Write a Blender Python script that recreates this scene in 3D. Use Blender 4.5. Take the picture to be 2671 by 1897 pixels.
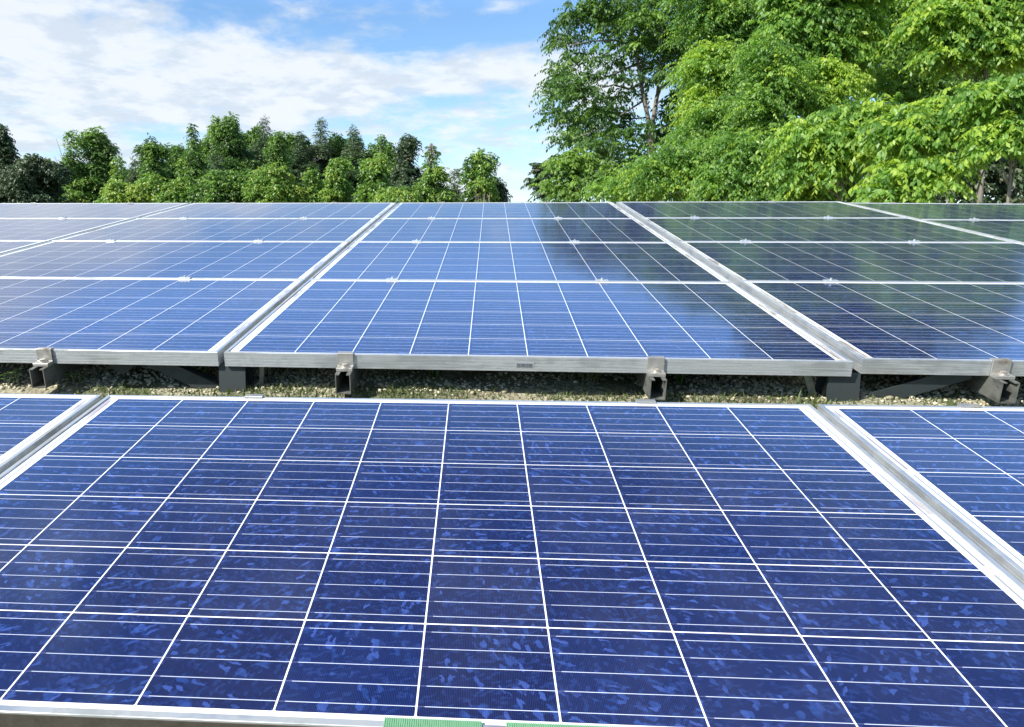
import bpy, bmesh, math, random
import numpy as np
from mathutils import Matrix, Vector
rnd = random.Random(7)
R = math.radians
scene = bpy.context.scene
for o in list(bpy.data.objects): bpy.data.objects.remove(o)
C = scene.collection

# ------------------------------------------------------------ camera
TILT = R(9.0)                       # slope of the arrays (rows run along X, slope rises along +Y)
MT = Matrix.Rotation(TILT, 4, 'X')  # table coordinates -> world
F_PX, PW, PH = 1923.7, 2671.0, 1897.0
PPX, PPY = -213.3, -39.4
CAM_M = Matrix(((0.9968, -0.0140, 0.0792, 0.7291), (0.0798, 0.2918, -0.9531, -1.8736), (-0.0097, 0.9564, 0.2920, 0.5936), (0, 0, 0, 1)))
cd = bpy.data.cameras.new('camera'); cam = bpy.data.objects.new('camera', cd); C.objects.link(cam)
cd.sensor_width = 36; cd.lens = 36 * F_PX / PW
cd.shift_x = -PPX / PW; cd.shift_y = PPY / PW
cd.clip_start = 0.05; cd.clip_end = 6000
_m3 = CAM_M.to_3x3(); _q = _m3.to_quaternion().to_matrix().to_4x4(); _q.translation = CAM_M.translation
cam.matrix_world = MT @ _q
scene.camera = cam
CW = cam.matrix_world.copy()
def ray(px, py):
    v = Vector(((px - PW/2 - PPX) / F_PX, -(py - PH/2 - PPY) / F_PX, -1.0))
    return CW.to_3x3() @ v
def at(px, py, dist):
    """world point seen at photo pixel (px,py) at forward distance dist along +Y"""
    d = ray(px, py); t = dist / d.y
    return CW.translation + d * t

# ------------------------------------------------------------ world, sun, exposure
SUN_EL, SUN_A = R(40), R(52)
SUN = Vector((-math.sin(SUN_A)*math.cos(SUN_EL), -math.cos(SUN_A)*math.cos(SUN_EL), math.sin(SUN_EL)))
EXPOSURE = 0.9
SKY_STRENGTH = 0.14
SUN_STRENGTH = 4.9
scene.view_settings.view_transform = 'Standard'; scene.view_settings.look = 'None'
scene.view_settings.exposure = EXPOSURE; scene.view_settings.gamma = 1

class NT:
    """small helper to write node trees as expressions"""
    def __init__(s, nt): s.nt = nt
    def n(s, t, **k):
        o = s.nt.nodes.new(t)
        for a, b in k.items(): setattr(o, a, b)
        return o
    def put(s, sock, v):
        if isinstance(v, (int, float)): sock.default_value = v
        elif isinstance(v, (tuple, list)): sock.default_value = v if len(v) == len(sock.default_value) else tuple(v) + (1,)
        else: s.nt.links.new(v, sock)
    def m(s, op, a, b=0.0, c=0.0, clamp=False):
        o = s.n('ShaderNodeMath', operation=op, use_clamp=clamp)
        s.put(o.inputs[0], a); s.put(o.inputs[1], b); s.put(o.inputs[2], c)
        return o.outputs[0]
    def vm(s, op, a, b=(0, 0, 0)):
        o = s.n('ShaderNodeVectorMath', operation=op); s.put(o.inputs[0], a); s.put(o.inputs[1], b)
        return o.outputs[1] if op in ('LENGTH', 'DOT_PRODUCT', 'DISTANCE') else o.outputs[0]
    def scale(s, a, f):
        o = s.n('ShaderNodeVectorMath', operation='SCALE'); s.put(o.inputs[0], a); s.put(o.inputs[3], f); return o.outputs[0]
    def sep(s, v): o = s.n('ShaderNodeSeparateXYZ'); s.put(o.inputs[0], v); return o.outputs
    def com(s, x, y, z): o = s.n('ShaderNodeCombineXYZ'); s.put(o.inputs[0], x); s.put(o.inputs[1], y); s.put(o.inputs[2], z); return o.outputs[0]
    def step(s, a, lo, hi, smooth=True):
        o = s.n('ShaderNodeMapRange', interpolation_type='SMOOTHSTEP' if smooth else 'LINEAR')
        s.put(o.inputs[0], a); s.put(o.inputs[1], lo); s.put(o.inputs[2], hi); return o.outputs[0]
    def mix(s, f, a, b):
        o = s.n('ShaderNodeMix', data_type='RGBA'); s.put(o.inputs[0], f); s.put(o.inputs[6], a); s.put(o.inputs[7], b); return o.outputs[2]
    def noise(s, v, scale=5, detail=3, rough=0.5, dist=0.0):
        o = s.n('ShaderNodeTexNoise'); s.put(o.inputs['Vector'], v); s.put(o.inputs['Scale'], scale)
        o.inputs['Detail'].default_value = detail; o.inputs['Roughness'].default_value = rough; o.inputs['Distortion'].default_value = dist
        return o
    def vor(s, v, scale=5, feature='F1'):
        o = s.n('ShaderNodeTexVoronoi', feature=feature); s.put(o.inputs['Vector'], v); s.put(o.inputs['Scale'], scale); return o
    def wn(s, v): o = s.n('ShaderNodeTexWhiteNoise'); s.put(o.inputs[0], v); return o

world = bpy.data.worlds.new('World'); scene.world = world; world.use_nodes = True
w = NT(world.node_tree); world.node_tree.nodes.clear()
sky = w.n('ShaderNodeTexSky', sky_type='NISHITA'); sky.sun_disc = False
sky.sun_elevation = SUN_EL; sky.sun_rotation = math.atan2(SUN.x, SUN.y)
sky.air_density = 1.0; sky.dust_density = 0.25; sky.ozone_density = 2.2; sky.altitude = 300
tc = w.n('ShaderNodeTexCoord')
dx, dy, dz = w.sep(tc.outputs['Generated'])
az = w.m('MULTIPLY', w.m('ARCTAN2', dx, dy), 57.2958)
el = w.m('MULTIPLY', w.m('ARCSINE', dz), 57.2958)
pv = w.com(w.m('DIVIDE', dx, w.m('ADD', w.m('ABSOLUTE', dz), 0.16)), w.m('DIVIDE', dy, w.m('ADD', w.m('ABSOLUTE', dz), 0.16)), dz)
warp = w.noise(pv, 1.6, 4, 0.55).outputs['Color']
wx, wy, _ = w.sep(warp)
az2 = w.m('ADD', az, w.m('MULTIPLY', w.m('SUBTRACT', wx, 0.5), 16.0))
el2 = w.m('ADD', el, w.m('MULTIPLY', w.m('SUBTRACT', wy, 0.5), 6.0))
def blob(a, e, ra, re, amp):
    u = w.m('DIVIDE', w.m('SUBTRACT', az2, a), ra); v = w.m('DIVIDE', w.m('SUBTRACT', el2, e), re)
    r2 = w.m('ADD', w.m('MULTIPLY', u, u), w.m('MULTIPLY', v, v))
    return w.m('MULTIPLY', w.m('EXPONENT', w.m('MULTIPLY', r2, -1.0)), amp)
cover = None
for b in [(-30, 12.5, 16, 4.8, 1.0), (-14, 11.5, 15, 3.6, .95), (0, 12.3, 10, 2.0, .85), (8, 10.5, 6, 2.4, .7), (-32, 5, 12, 4, .75), (-10, 5.5, 12, 2.2, .35),
          (-14, 4.2, 4, 2.0, 1.2), (-3, 3.6, 4, 2.4, 1.1), (6, 4.5, 5, 2.2, .6), (1.5, 7.6, 6, .8, .55), (-6, 16.7, 2.6, .5, .5), (1, 16.6, 2.2, .45, .55), (5, 15.2, 1.2, .4, .45),
          (-66, 22, 26, 12, .9), (-40, 36, 14, 6, .6), (-38, 17.5, 14, 2.5, .5), (-46, 21, 12, 2.5, .5), (60, 14, 30, 8, .4), (150, 38, 60, 18, .8), (-150, 42, 50, 16, .8)]:
    t = blob(*b); cover = t if cover is None else w.m('ADD', cover, t)
n1 = w.noise(pv, 3.2, 9, 0.6, 0.25).outputs[0]
n2 = w.noise(w.vm('ADD', pv, (3.1, 7.7, 1.3)), 7.0, 6, 0.58).outputs[0]
dens = w.m('ADD', w.m('MULTIPLY', w.m('SUBTRACT', n1, 0.5), 2.9), w.m('MULTIPLY', w.m('SUBTRACT', n2, 0.5), 1.3))
dens = w.m('ADD', dens, cover)
alpha = w.step(dens, 0.25, 1.25)
shade = w.step(w.noise(w.vm('ADD', pv, (9.0, 2.0, 4.0)), 4.6, 8, 0.6).outputs[0], 0.43, 0.60)
bright = w.mix(w.m('MULTIPLY', shade, 0.72), (3.55, 3.75, 4.0, 1), (2.45, 2.85, 3.3, 1))
high = w.m('MULTIPLY', w.step(el, 15.5, 36), w.m('SUBTRACT', 1.0, w.m('MULTIPLY', w.step(dy, -.1, .2), .55)))
bright = w.mix(high, bright, (8.0, 8.2, 8.6, 1))  # unseen clouds above and behind the view, brightened as added fill light
hs = w.n('ShaderNodeHueSaturation'); w.put(hs.inputs['Color'], sky.outputs[0]); hs.inputs['Saturation'].default_value = 1.14; hs.inputs['Value'].default_value = .80
deep = w.scale(hs.outputs[0], w.m('SUBTRACT', 1.0, w.m('MULTIPLY', w.step(el, 26, 42), .38)))
skyc = w.mix(w.m('MULTIPLY', w.step(el, 14.0, 0.0, False), .35), deep, (2.3, 3.15, 4.0, 1))
skyc = w.mix(w.m('MULTIPLY', w.m('MULTIPLY', w.step(el, 16, 21), w.step(el, 36, 27)), w.m('MULTIPLY', w.step(dy, .1, .5), .65)), skyc, (1.9, 3.7, 7.4, 1))
colr = w.mix(w.m('MULTIPLY', alpha, .93), skyc, bright)
bg = w.n('ShaderNodeBackground'); w.put(bg.inputs[0], colr); bg.inputs[1].default_value = SKY_STRENGTH
wo = w.n('ShaderNodeOutputWorld'); world.node_tree.links.new(bg.outputs[0], wo.inputs[0])

sl = bpy.data.lights.new('sun', 'SUN'); sl.energy = SUN_STRENGTH; sl.angle = R(0.5); sl.color = (1.0, 0.955, 0.89)
so = bpy.data.objects.new('sun', sl); C.objects.link(so)
so.rotation_euler = (-SUN).to_track_quat('-Z', 'Y').to_euler(); so.location = (-20, -20, 30)

# ------------------------------------------------------------ materials
def newmat(name):
    m = bpy.data.materials.new(name); m.use_nodes = True
    n = NT(m.node_tree); b = m.node_tree.nodes['Principled BSDF']
    return m, n, b
def obj_xyz(n):
    return n.n('ShaderNodeTexCoord').outputs['Object']
def orand(n):
    return n.n('ShaderNodeObjectInfo').outputs['Random']
def bump(n, b, h, strength=0.3, dist=0.002):
    o = n.n('ShaderNodeBump'); o.inputs['Strength'].default_value = strength; o.inputs['Distance'].default_value = dist
    n.put(o.inputs['Height'], h); n.put(b.inputs['Normal'], o.outputs[0])

def metal_mat(name, base, dirt, amount=0.35, rough=0.38, metallic=0.9, streak=(2, 2, 60)):
    m, n, b = newmat(name)
    p = n.vm('ADD', obj_xyz(n), n.com(n.m('MULTIPLY', orand(n), 37.0), n.m('MULTIPLY', orand(n), 11.0), 0.0))
    a1 = n.noise(n.vm('MULTIPLY', p, streak), 4, 5, 0.6).outputs[0]
    a2 = n.noise(p, 28, 6, 0.65).outputs[0]
    a3 = n.noise(p, 4.5, 3, 0.5).outputs[0]
    d = n.m('ADD', n.m('MULTIPLY', a1, .45), n.m('ADD', n.m('MULTIPLY', a2, .35), n.m('MULTIPLY', a3, .4)))
    mask = n.m('MULTIPLY', n.step(d, .50, .78), amount * 2.0, clamp=True)
    n.put(b.inputs['Base Color'], n.mix(mask, base, dirt))
    n.put(b.inputs['Metallic'], n.m('MULTIPLY', n.m('SUBTRACT', 1.0, mask), metallic))
    n.put(b.inputs['Roughness'], n.m('ADD', rough, n.m('MULTIPLY', mask, .35)))
    bump(n, b, a2, 0.25, 0.0006)
    return m
M_FRAME = metal_mat('anodised_aluminium', (.66, .69, .70, 1), (.13, .145, .14, 1), .40, .34, .82)
M_CLAMP = metal_mat('cast_clamp_metal', (.46, .455, .43, 1), (.10, .085, .06, 1), .55, .42, .8, (8, 8, 8))
M_BOLT = metal_mat('stainless_bolt', (.72, .68, .62, 1), (.25, .20, .15, 1), .25, .3, .95, (20, 20, 20))
M_RAIL = metal_mat('galvanised_rail', (.26, .27, .25, 1), (.07, .07, .05, 1), .6, .4, .85, (10, 2, 10))
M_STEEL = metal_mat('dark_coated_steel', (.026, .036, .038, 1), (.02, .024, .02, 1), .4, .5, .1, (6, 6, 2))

CP = 0.1585   # cell pitch
def panel_mat():
    m, n, b = newmat('crystalline_cells_under_glass')
    P = obj_xyz(n); x, y, z = n.sep(P); rd = orand(n)
    cx = n.m('ADD', n.m('DIVIDE', x, CP), 5.0); cy = n.m('ADD', n.m('DIVIDE', y, CP), 3.0)
    fx = n.m('FRACT', cx); fy = n.m('FRACT', cy)
    ix = n.m('FLOOR', cx); iy = n.m('FLOOR', cy)
    dxe = n.m('SUBTRACT', 0.5, n.m('ABSOLUTE', n.m('SUBTRACT', fx, .5)))   # distance to the cell edge, in cells
    dye = n.m('SUBTRACT', 0.5, n.m('ABSOLUTE', n.m('SUBTRACT', fy, .5)))
    inx = n.m('LESS_THAN', n.m('ABSOLUTE', x), 5*CP); iny = n.m('LESS_THAN', n.m('ABSOLUTE', y), 3*CP)
    gap = 0.0068
    cell = n.m('MULTIPLY', n.m('GREATER_THAN', dxe, gap), n.m('GREATER_THAN', dye, gap))
    cell = n.m('MULTIPLY', cell, n.m('GREATER_THAN', n.m('ADD', dxe, dye), 0.022))       # clipped corners
    cell = n.m('MULTIPLY', cell, n.m('MULTIPLY', inx, iny))
    # grains of the crystal
    pr = n.vm('ADD', P, n.com(n.m('MULTIPLY', rd, 19.0), n.m('MULTIPLY', rd, 7.0), n.m('ADD', n.m('MULTIPLY', ix, 1.37), n.m('MULTIPLY', iy, 2.11))))
    wv = n.scale(n.vm('SUBTRACT', n.noise(pr, 60, 3, .6).outputs['Color'], (.5, .5, .5)), .011)
    th = n.m('MULTIPLY', n.wn(n.com(ix, iy, n.m('MULTIPLY', rd, 13.0))).outputs[0], 6.28)
    cs_, sn_ = n.m('COSINE', th), n.m('SINE', th)
    px_, py_, pz_ = n.sep(pr)
    pr2 = n.com(n.m('SUBTRACT', n.m('MULTIPLY', px_, cs_), n.m('MULTIPLY', py_, sn_)), n.m('ADD', n.m('MULTIPLY', px_, sn_), n.m('MULTIPLY', py_, cs_)), pz_)
    pw = n.vm('ADD', pr2, wv)
    v1 = n.vor(n.vm('MULTIPLY', pw, (1, .42, 1)), 185); v2 = n.vor(n.vm('ADD', n.vm('MULTIPLY', pw, (.5, 1.1, 1)), (5, 3, 2)), 230)
    g1 = n.sep(v1.outputs['Color'])[0]; g2 = n.sep(v2.outputs['Color'])[0]; g3 = n.sep(v1.outputs['Color'])[1]
    cl = n.noise(pr, 14, 2, .5).outputs[0]
    f1 = n.m('MULTIPLY', n.step(g1, .83, .90), n.m('MULTIPLY', n.step(cl, .34, .56), n.m('ADD', .35, n.m('MULTIPLY', g3, .8))))
    f2 = n.m('MULTIPLY', n.step(g2, .72, .86), .26)
    flake = n.m('ADD', f1, f2, clamp=True)
    tone = n.wn(n.com(ix, iy, n.m('MULTIPLY', rd, 91.0))).outputs[0]
    dark = n.mix(tone, (.0048, .0080, .046, 1), (.0044, .0112, .066, 1))
    dark = n.mix(n.m('MULTIPLY', g3, .5), dark, (.006, .014, .080, 1))
    lite = n.mix(g3, (.016, .058, .24, 1), (.036, .066, .25, 1))
    cellc = n.mix(n.m('MULTIPLY', flake, .9), dark, lite)
    # printed fingers, very fine, across the bus bars
    fing = n.m('MULTIPLY', n.m('GREATER_THAN', n.m('FRACT', n.m('MULTIPLY', x, 500.0)), .86), .10)
    cellc = n.mix(fing, cellc, (.35, .38, .45, 1))
    # five bus bars per cell, each starting a few mm after the cell edge
    by = n.m('ABSOLUTE', n.m('SUBTRACT', n.m('FRACT', n.m('MULTIPLY', fy, 5.0)), .5))
    bus = n.m('LESS_THAN', by, .0155)
    full = n.m('MULTIPLY', bus, n.m('GREATER_THAN', fx, .058))
    busc = n.mix(full, (.10, .11, .24, 1), (.55, .60, .74, 1))
    cellc = n.mix(bus, cellc, busc)
    # white backsheet with tinned ribbons in the side margins
    ax = n.m('ABSOLUTE', x)
    rib = n.m('MULTIPLY', n.m('GREATER_THAN', ax, 5*CP + .0095), n.m('LESS_THAN', ax, 5*CP + .0135))
    sy = n.m('ADD', y, n.m('MULTIPLY', n.m('SIGN', x), CP))
    rib = n.m('MULTIPLY', rib, n.m('GREATER_THAN', n.m('ABSOLUTE', n.m('SUBTRACT', n.m('FRACT', n.m('DIVIDE', n.m('ADD', sy, 3*CP), 2*CP)), .5)), .035))
    rib = n.m('MULTIPLY', rib, n.m('LESS_THAN', n.m('ABSOLUTE', y), 3*CP - .012))
    white = n.mix(rib, (.82, .83, .83, 1), (.26, .29, .30, 1))
    # brown run-off stains and grime along the frame, stronger at the low corner
    ed = n.m('SUBTRACT', .812, ax)
    sn = n.noise(n.vm('MULTIPLY', pr, (1, .35, 1)), 22, 5, .65).outputs[0]
    st = n.m('MULTIPLY', n.step(n.m('ADD', ed, n.m('MULTIPLY', n.m('SUBTRACT', .52, sn), .10)), .020, .0), n.step(n.noise(pr, 2.3, 2, .5).outputs[0], .42, .60))
    col = n.mix(cell, white, cellc)
    col = n.mix(n.m('MULTIPLY', st, .75), col, (.20, .145, .125, 1))
    # thin dust film and a few droppings
    du = n.noise(n.vm('MULTIPLY', pr, (1, .5, 1)), 6, 6, .62).outputs[0]
    col = n.mix(n.m('MULTIPLY', n.step(du, .35, .8), .035), col, (.45, .45, .43, 1))
    dp = n.vor(pr, 9.0)
    drop = n.m('MULTIPLY', n.m('LESS_THAN', n.m('ADD', dp.outputs['Distance'], n.m('MULTIPLY', n.noise(pr, 160, 2, .5).outputs[0], .05)), .052), n.m('GREATER_THAN', n.sep(dp.outputs['Color'])[0], .90))
    col = n.mix(n.m('MULTIPLY', drop, .5), col, (.5, .55, .6, 1))
    n.put(b.inputs['Base Color'], col)
    n.put(b.inputs['Roughness'], n.m('ADD', .07, n.m('MULTIPLY', n.step(du, .3, .8), .07)))
    b.inputs['IOR'].default_value = 1.66; n.put(b.inputs['Specular Tint'], n.mix(cell, (1, 1, 1, 1), (.42, .78, 1.0, 1)))
    b.inputs['Specular IOR Level'].default_value = .5
    return m
M_PANEL = panel_mat()

def plain(name, col, rough=.6, metallic=0., nscale=20, var=.3, bumpd=0.001):
    m, n, b = newmat(name)
    a = n.noise(obj_xyz(n), nscale, 5, .6).outputs[0]
    dk = tuple(c*(1-var) for c in col[:3]) + (1,); lt = tuple(min(1, c*(1+var)) for c in col[:3]) + (1,)
    n.put(b.inputs['Base Color'], n.mix(a, dk, lt)); b.inputs['Roughness'].default_value = rough; b.inputs['Metallic'].default_value = metallic
    bump(n, b, a, .3, bumpd)
    return m
M_GREEN = plain('green_ribbed_plastic', (.16, .34, .19), .5, 0, 60, .2)
M_CABLE = plain('black_cable', (.02, .02, .02), .5)
M_STICK = plain('grey_label', (.27, .29, .30), .5)
M_INK = plain('label_ink', (.11, .12, .13), .5)
M_WOOD = plain('weathered_wood', (.20, .17, .14), .8, 0, 8, .35, .02)

def ground_mat():
    m, n, b = newmat('gravelly_moss_ground')
    P = n.n('ShaderNodeNewGeometry').outputs['Position']
    a = n.noise(P, 3.0, 6, .6).outputs[0]; c = n.noise(P, 38, 5, .65).outputs[0]
    v = n.vor(P, 70)
    stone = n.mix(n.sep(v.outputs['Color'])[0], (.24, .22, .15, 1), (.50, .46, .33, 1))
    soil = n.mix(c, (.12, .105, .068, 1), (.28, .25, .165, 1))
    moss = n.mix(c, (.035, .050, .018, 1), (.10, .125, .045, 1))
    col = n.mix(n.step(a, .42, .58), soil, moss)
    col = n.mix(n.m('MULTIPLY', n.step(n.noise(P, 6, 3, .5).outputs[0], .45, .6), .6), col, stone)
    n.put(b.inputs['Base Color'], col); b.inputs['Roughness'].default_value = .9
    bump(n, b, n.m('ADD', c, n.m('MULTIPLY', v.outputs['Distance'], .6)), .8, .012)
    return m
M_GROUND = ground_mat()
def attr_mat(name, stops, rough=.5, trans=0.0, spec=.5, tcol=None):
    """stops: colours along the per-face attribute 'tint'"""
    m, n, b = newmat(name)
    at_ = n.n('ShaderNodeAttribute'); at_.attribute_name = 'tint'
    r = n.n('ShaderNodeValToRGB'); cr = r.color_ramp
    while len(cr.elements) < len(stops): cr.elements.new(.5)
    for e, (p, c) in zip(cr.elements, stops): e.position = p; e.color = tuple(c) + (1,)
    n.put(r.inputs[0], at_.outputs['Fac'])
    n.put(b.inputs['Base Color'], r.outputs[0]); b.inputs['Roughness'].default_value = rough
    b.inputs['Specular IOR Level'].default_value = spec
    if trans:
        t = n.n('ShaderNodeBsdfTranslucent')
        g = n.n('ShaderNodeMix', data_type='RGBA', blend_type='MULTIPLY'); g.inputs[0].default_value = 1
        n.put(g.inputs[6], r.outputs[0]); n.put(g.inputs[7], tcol or (1.6, 1.7, .6, 1)); n.put(t.inputs[0], g.outputs[2])
        mx = n.n('ShaderNodeMixShader'); mx.inputs[0].default_value = trans
        out = m.node_tree.nodes['Material Output']
        m.node_tree.links.new(b.outputs[0], mx.inputs[1]); m.node_tree.links.new(t.outputs[0], mx.inputs[2]); m.node_tree.links.new(mx.outputs[0], out.inputs[0])
    return m
LEAF_BROAD = attr_mat('broad_leaves', [(0, (.045, .105, .028)), (.45, (.115, .235, .052)), (.75, (.20, .34, .068)), (1, (.32, .43, .06))], .46, .48)
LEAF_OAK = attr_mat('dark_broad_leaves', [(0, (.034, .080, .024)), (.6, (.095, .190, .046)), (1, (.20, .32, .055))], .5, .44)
LEAF_VINE = attr_mat('vine_leaves', [(0, (.026, .062, .018)), (.5, (.092, .190, .034)), (.85, (.175, .30, .052)), (1, (.25, .33, .06))], .45, .32)
LEAF_PINE = attr_mat('conifer_needles', [(0, (.022, .052, .020)), (.6, (.055, .108, .042)), (1, (.11, .145, .07))], .6, .15)
LEAF_DRY = attr_mat('dry_tendrils', [(0, (.10, .085, .05)), (1, (.26, .22, .15))], .8, .2)
LEAF_DARK = attr_mat('purplish_dark_leaves', [(0, (.020, .045, .018)), (.6, (.048, .092, .034)), (1, (.10, .11, .065))], .5, .15)
M_STONE = attr_mat('pale_pebbles', [(0, (.17, .155, .10)), (.5, (.36, .33, .22)), (1, (.60, .55, .40))], .85)
M_GRASS = attr_mat('moss_and_grass', [(0, (.035, .050, .016)), (.6, (.095, .135, .038)), (1, (.22, .23, .10))], .7, .3)
M_WEED = attr_mat('weed_leaves', [(0, (.05, .12, .02)), (1, (.16, .28, .05))], .45, .35)
def bark():
    m, n, b = newmat('bark')
    P = obj_xyz(n); a = n.noise(n.vm('MULTIPLY', P, (1, 1, .2)), 18, 6, .6).outputs[0]
    n.put(b.inputs['Base Color'], n.mix(a, (.07, .06, .05, 1), (.26, .235, .20, 1))); b.inputs['Roughness'].default_value = .85
    bump(n, b, a, .7, .02); return m
M_BARK = bark()

# ------------------------------------------------------------ object helpers
def mesh_obj(name, bm, mat, parent=None, mw=None, smooth=False):
    me = bpy.data.meshes.new(name); bm.normal_update(); bm.to_mesh(me); bm.free()
    if smooth: me.polygons.foreach_set('use_smooth', [True]*len(me.polygons))
    for k in (mat if isinstance(mat, (list, tuple)) else [mat]): me.materials.append(k)
    return link(name, me, parent, mw)
def link(name, me, parent=None, mw=None):
    o = bpy.data.objects.new(name, me); C.objects.link(o)
    if parent: o.parent = parent
    if mw is not None:
        if parent: o.matrix_local = mw
        else: o.matrix_world = mw
    return o
def tag(o, label=None, cat=None, group=None, kind=None):
    if label: o['label'] = label
    if cat: o['category'] = cat
    if group: o['group'] = group
    if kind: o['kind'] = kind
    return o
def empty(name, mw, label, cat, group=None):
    o = bpy.data.objects.new(name, None); C.objects.link(o); o.matrix_world = mw; o.empty_display_size = .1
    return tag(o, label, cat, group)
def dup(root, mw, label):
    r = root.copy(); C.objects.link(r); r.matrix_world = mw; r['label'] = label
    for ch in list(root.children):
        c = ch.copy(); C.objects.link(c); c.parent = r
        for g in list(ch.children):
            d = g.copy(); C.objects.link(d); d.parent = c
    return r
def T(x, y, z=0, rz=0, ry=0, rx=0):
    """table coordinates -> world matrix"""
    return MT @ Matrix.Translation((x, y, z)) @ Matrix.Rotation(rz, 4, 'Z') @ Matrix.Rotation(ry, 4, 'Y') @ Matrix.Rotation(rx, 4, 'X')
def box(bm, x0, x1, y0, y1, z0, z1, bev=0.0):
    r = bmesh.ops.create_cube(bm, size=1, matrix=Matrix.Translation(((x0+x1)/2, (y0+y1)/2, (z0+z1)/2)) @ Matrix.Diagonal((x1-x0, y1-y0, z1-z0, 1)))
    if bev:
        es = set(e for v in r['verts'] for e in v.link_edges)
        bmesh.ops.bevel(bm, geom=list(es), offset=bev, segments=1, affect='EDGES')
def prism(bm, pts, axis, a, b):
    """closed outline pts (2D) extruded from a to b along axis ('x': pts are (y,z); 'y': pts are (x,z))"""
    f = (lambda p, t: (t, p[0], p[1])) if axis == 'x' else (lambda p, t: (p[0], t, p[1]))
    A = [bm.verts.new(f(p, a)) for p in pts]; B = [bm.verts.new(f(p, b)) for p in pts]
    k = len(pts)
    for i in range(k): bm.faces.new((A[i], A[(i+1) % k], B[(i+1) % k], B[i]))
    bm.faces.new(A); bm.faces.new(B[::-1])
    bmesh.ops.recalc_face_normals(bm, faces=bm.faces)
def cyl(bm, x, y, z0, z1, r, seg=12, r2=None):
    bmesh.ops.create_cone(bm, cap_ends=True, segments=seg, radius1=r, radius2=r if r2 is None else r2, depth=z1-z0, matrix=Matrix.Translation((x, y, (z0+z1)/2)))
def tube(bm, pts, rads, seg=8):
    rings = []
    for i, (p, r) in enumerate(zip(pts, rads)):
        p = Vector(p); d = (Vector(pts[min(i+1, len(pts)-1)]) - Vector(pts[max(i-1, 0)])).normalized()
        u = d.cross(Vector((0.31, 0.95, 0.05))).normalized(); v = d.cross(u)
        rings.append([bm.verts.new(p + (u*math.cos(t)+v*math.sin(t))*r) for t in [2*math.pi*k/seg for k in range(seg)]])
    for a, b in zip(rings, rings[1:]):
        for k in range(seg): bm.faces.new((a[k], a[(k+1) % seg], b[(k+1) % seg], b[k]))
    bm.faces.new(rings[0][::-1]); bm.faces.new(rings[-1])

# ------------------------------------------------------------ ground
GY = [-900, -40, -4, -1.6, -.9, -.3, 0, .25, .7, 2.0, 4.6, 8, 900]
GZ = [-1.6, -1.5, -1.05, -.68, -.45, -.195, -.122, -.078, -.058, .02, .22, .05, .05]
def gz(x, y):
    return np.interp(y, GY, GZ) + .012*np.sin(x*3.1+y*2.0)*np.cos(y*5.3-x*1.7) + .006*np.sin(x*11+1)*np.sin(y*13+2)
def build_ground():
    xs = np.concatenate([[-900, -300, -100, -40, -15], np.arange(-6, 9, .06), [16, 40, 100, 300, 900]])
    ys = np.concatenate([[-900, -300, -80, -20], np.arange(-4, 1.4, .05), np.arange(1.4, 9, .3), [14, 25, 50, 90, 160, 300, 900]])
    X, Y = np.meshgrid(xs, ys); Z = gz(X, Y)
    nx, ny = len(xs), len(ys)
    v = np.stack([X, Y, Z], -1).reshape(-1, 3)
    i = np.arange(ny-1)[:, None]*nx + np.arange(nx-1)[None, :]
    f = np.stack([i, i+1, i+1+nx, i+nx], -1).reshape(-1, 4)
    me = bpy.data.meshes.new('ground'); me.from_pydata(v.tolist(), [], f.tolist()); me.update()
    me.polygons.foreach_set('use_smooth', [True]*len(me.polygons)); me.materials.append(M_GROUND)
    tag(link('ground', me), kind='structure')
build_ground()

def np_mesh(name, verts, faces, tint, mat, parent=None, smooth=False):
    """verts (N,3), faces (M,k), tint per face"""
    me = bpy.data.meshes.new(name); k = faces.shape[1]
    me.vertices.add(len(verts)); me.vertices.foreach_set('co', verts.astype(np.float32).ravel())
    me.loops.add(faces.size); me.loops.foreach_set('vertex_index', faces.astype(np.int32).ravel())
    me.polygons.add(len(faces)); me.polygons.foreach_set('loop_start', np.arange(0, faces.size, k, dtype=np.int32)); me.polygons.foreach_set('loop_total', np.full(len(faces), k, dtype=np.int32))
    if smooth: me.polygons.foreach_set('use_smooth', np.ones(len(faces), bool))
    a = me.attributes.new('tint', 'FLOAT', 'FACE'); a.data.foreach_set('value', np.clip(tint, 0, 1).astype(np.float32))
    me.materials.append(mat); me.update(calc_edges=True); me.validate()
    return link(name, me, parent)

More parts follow.
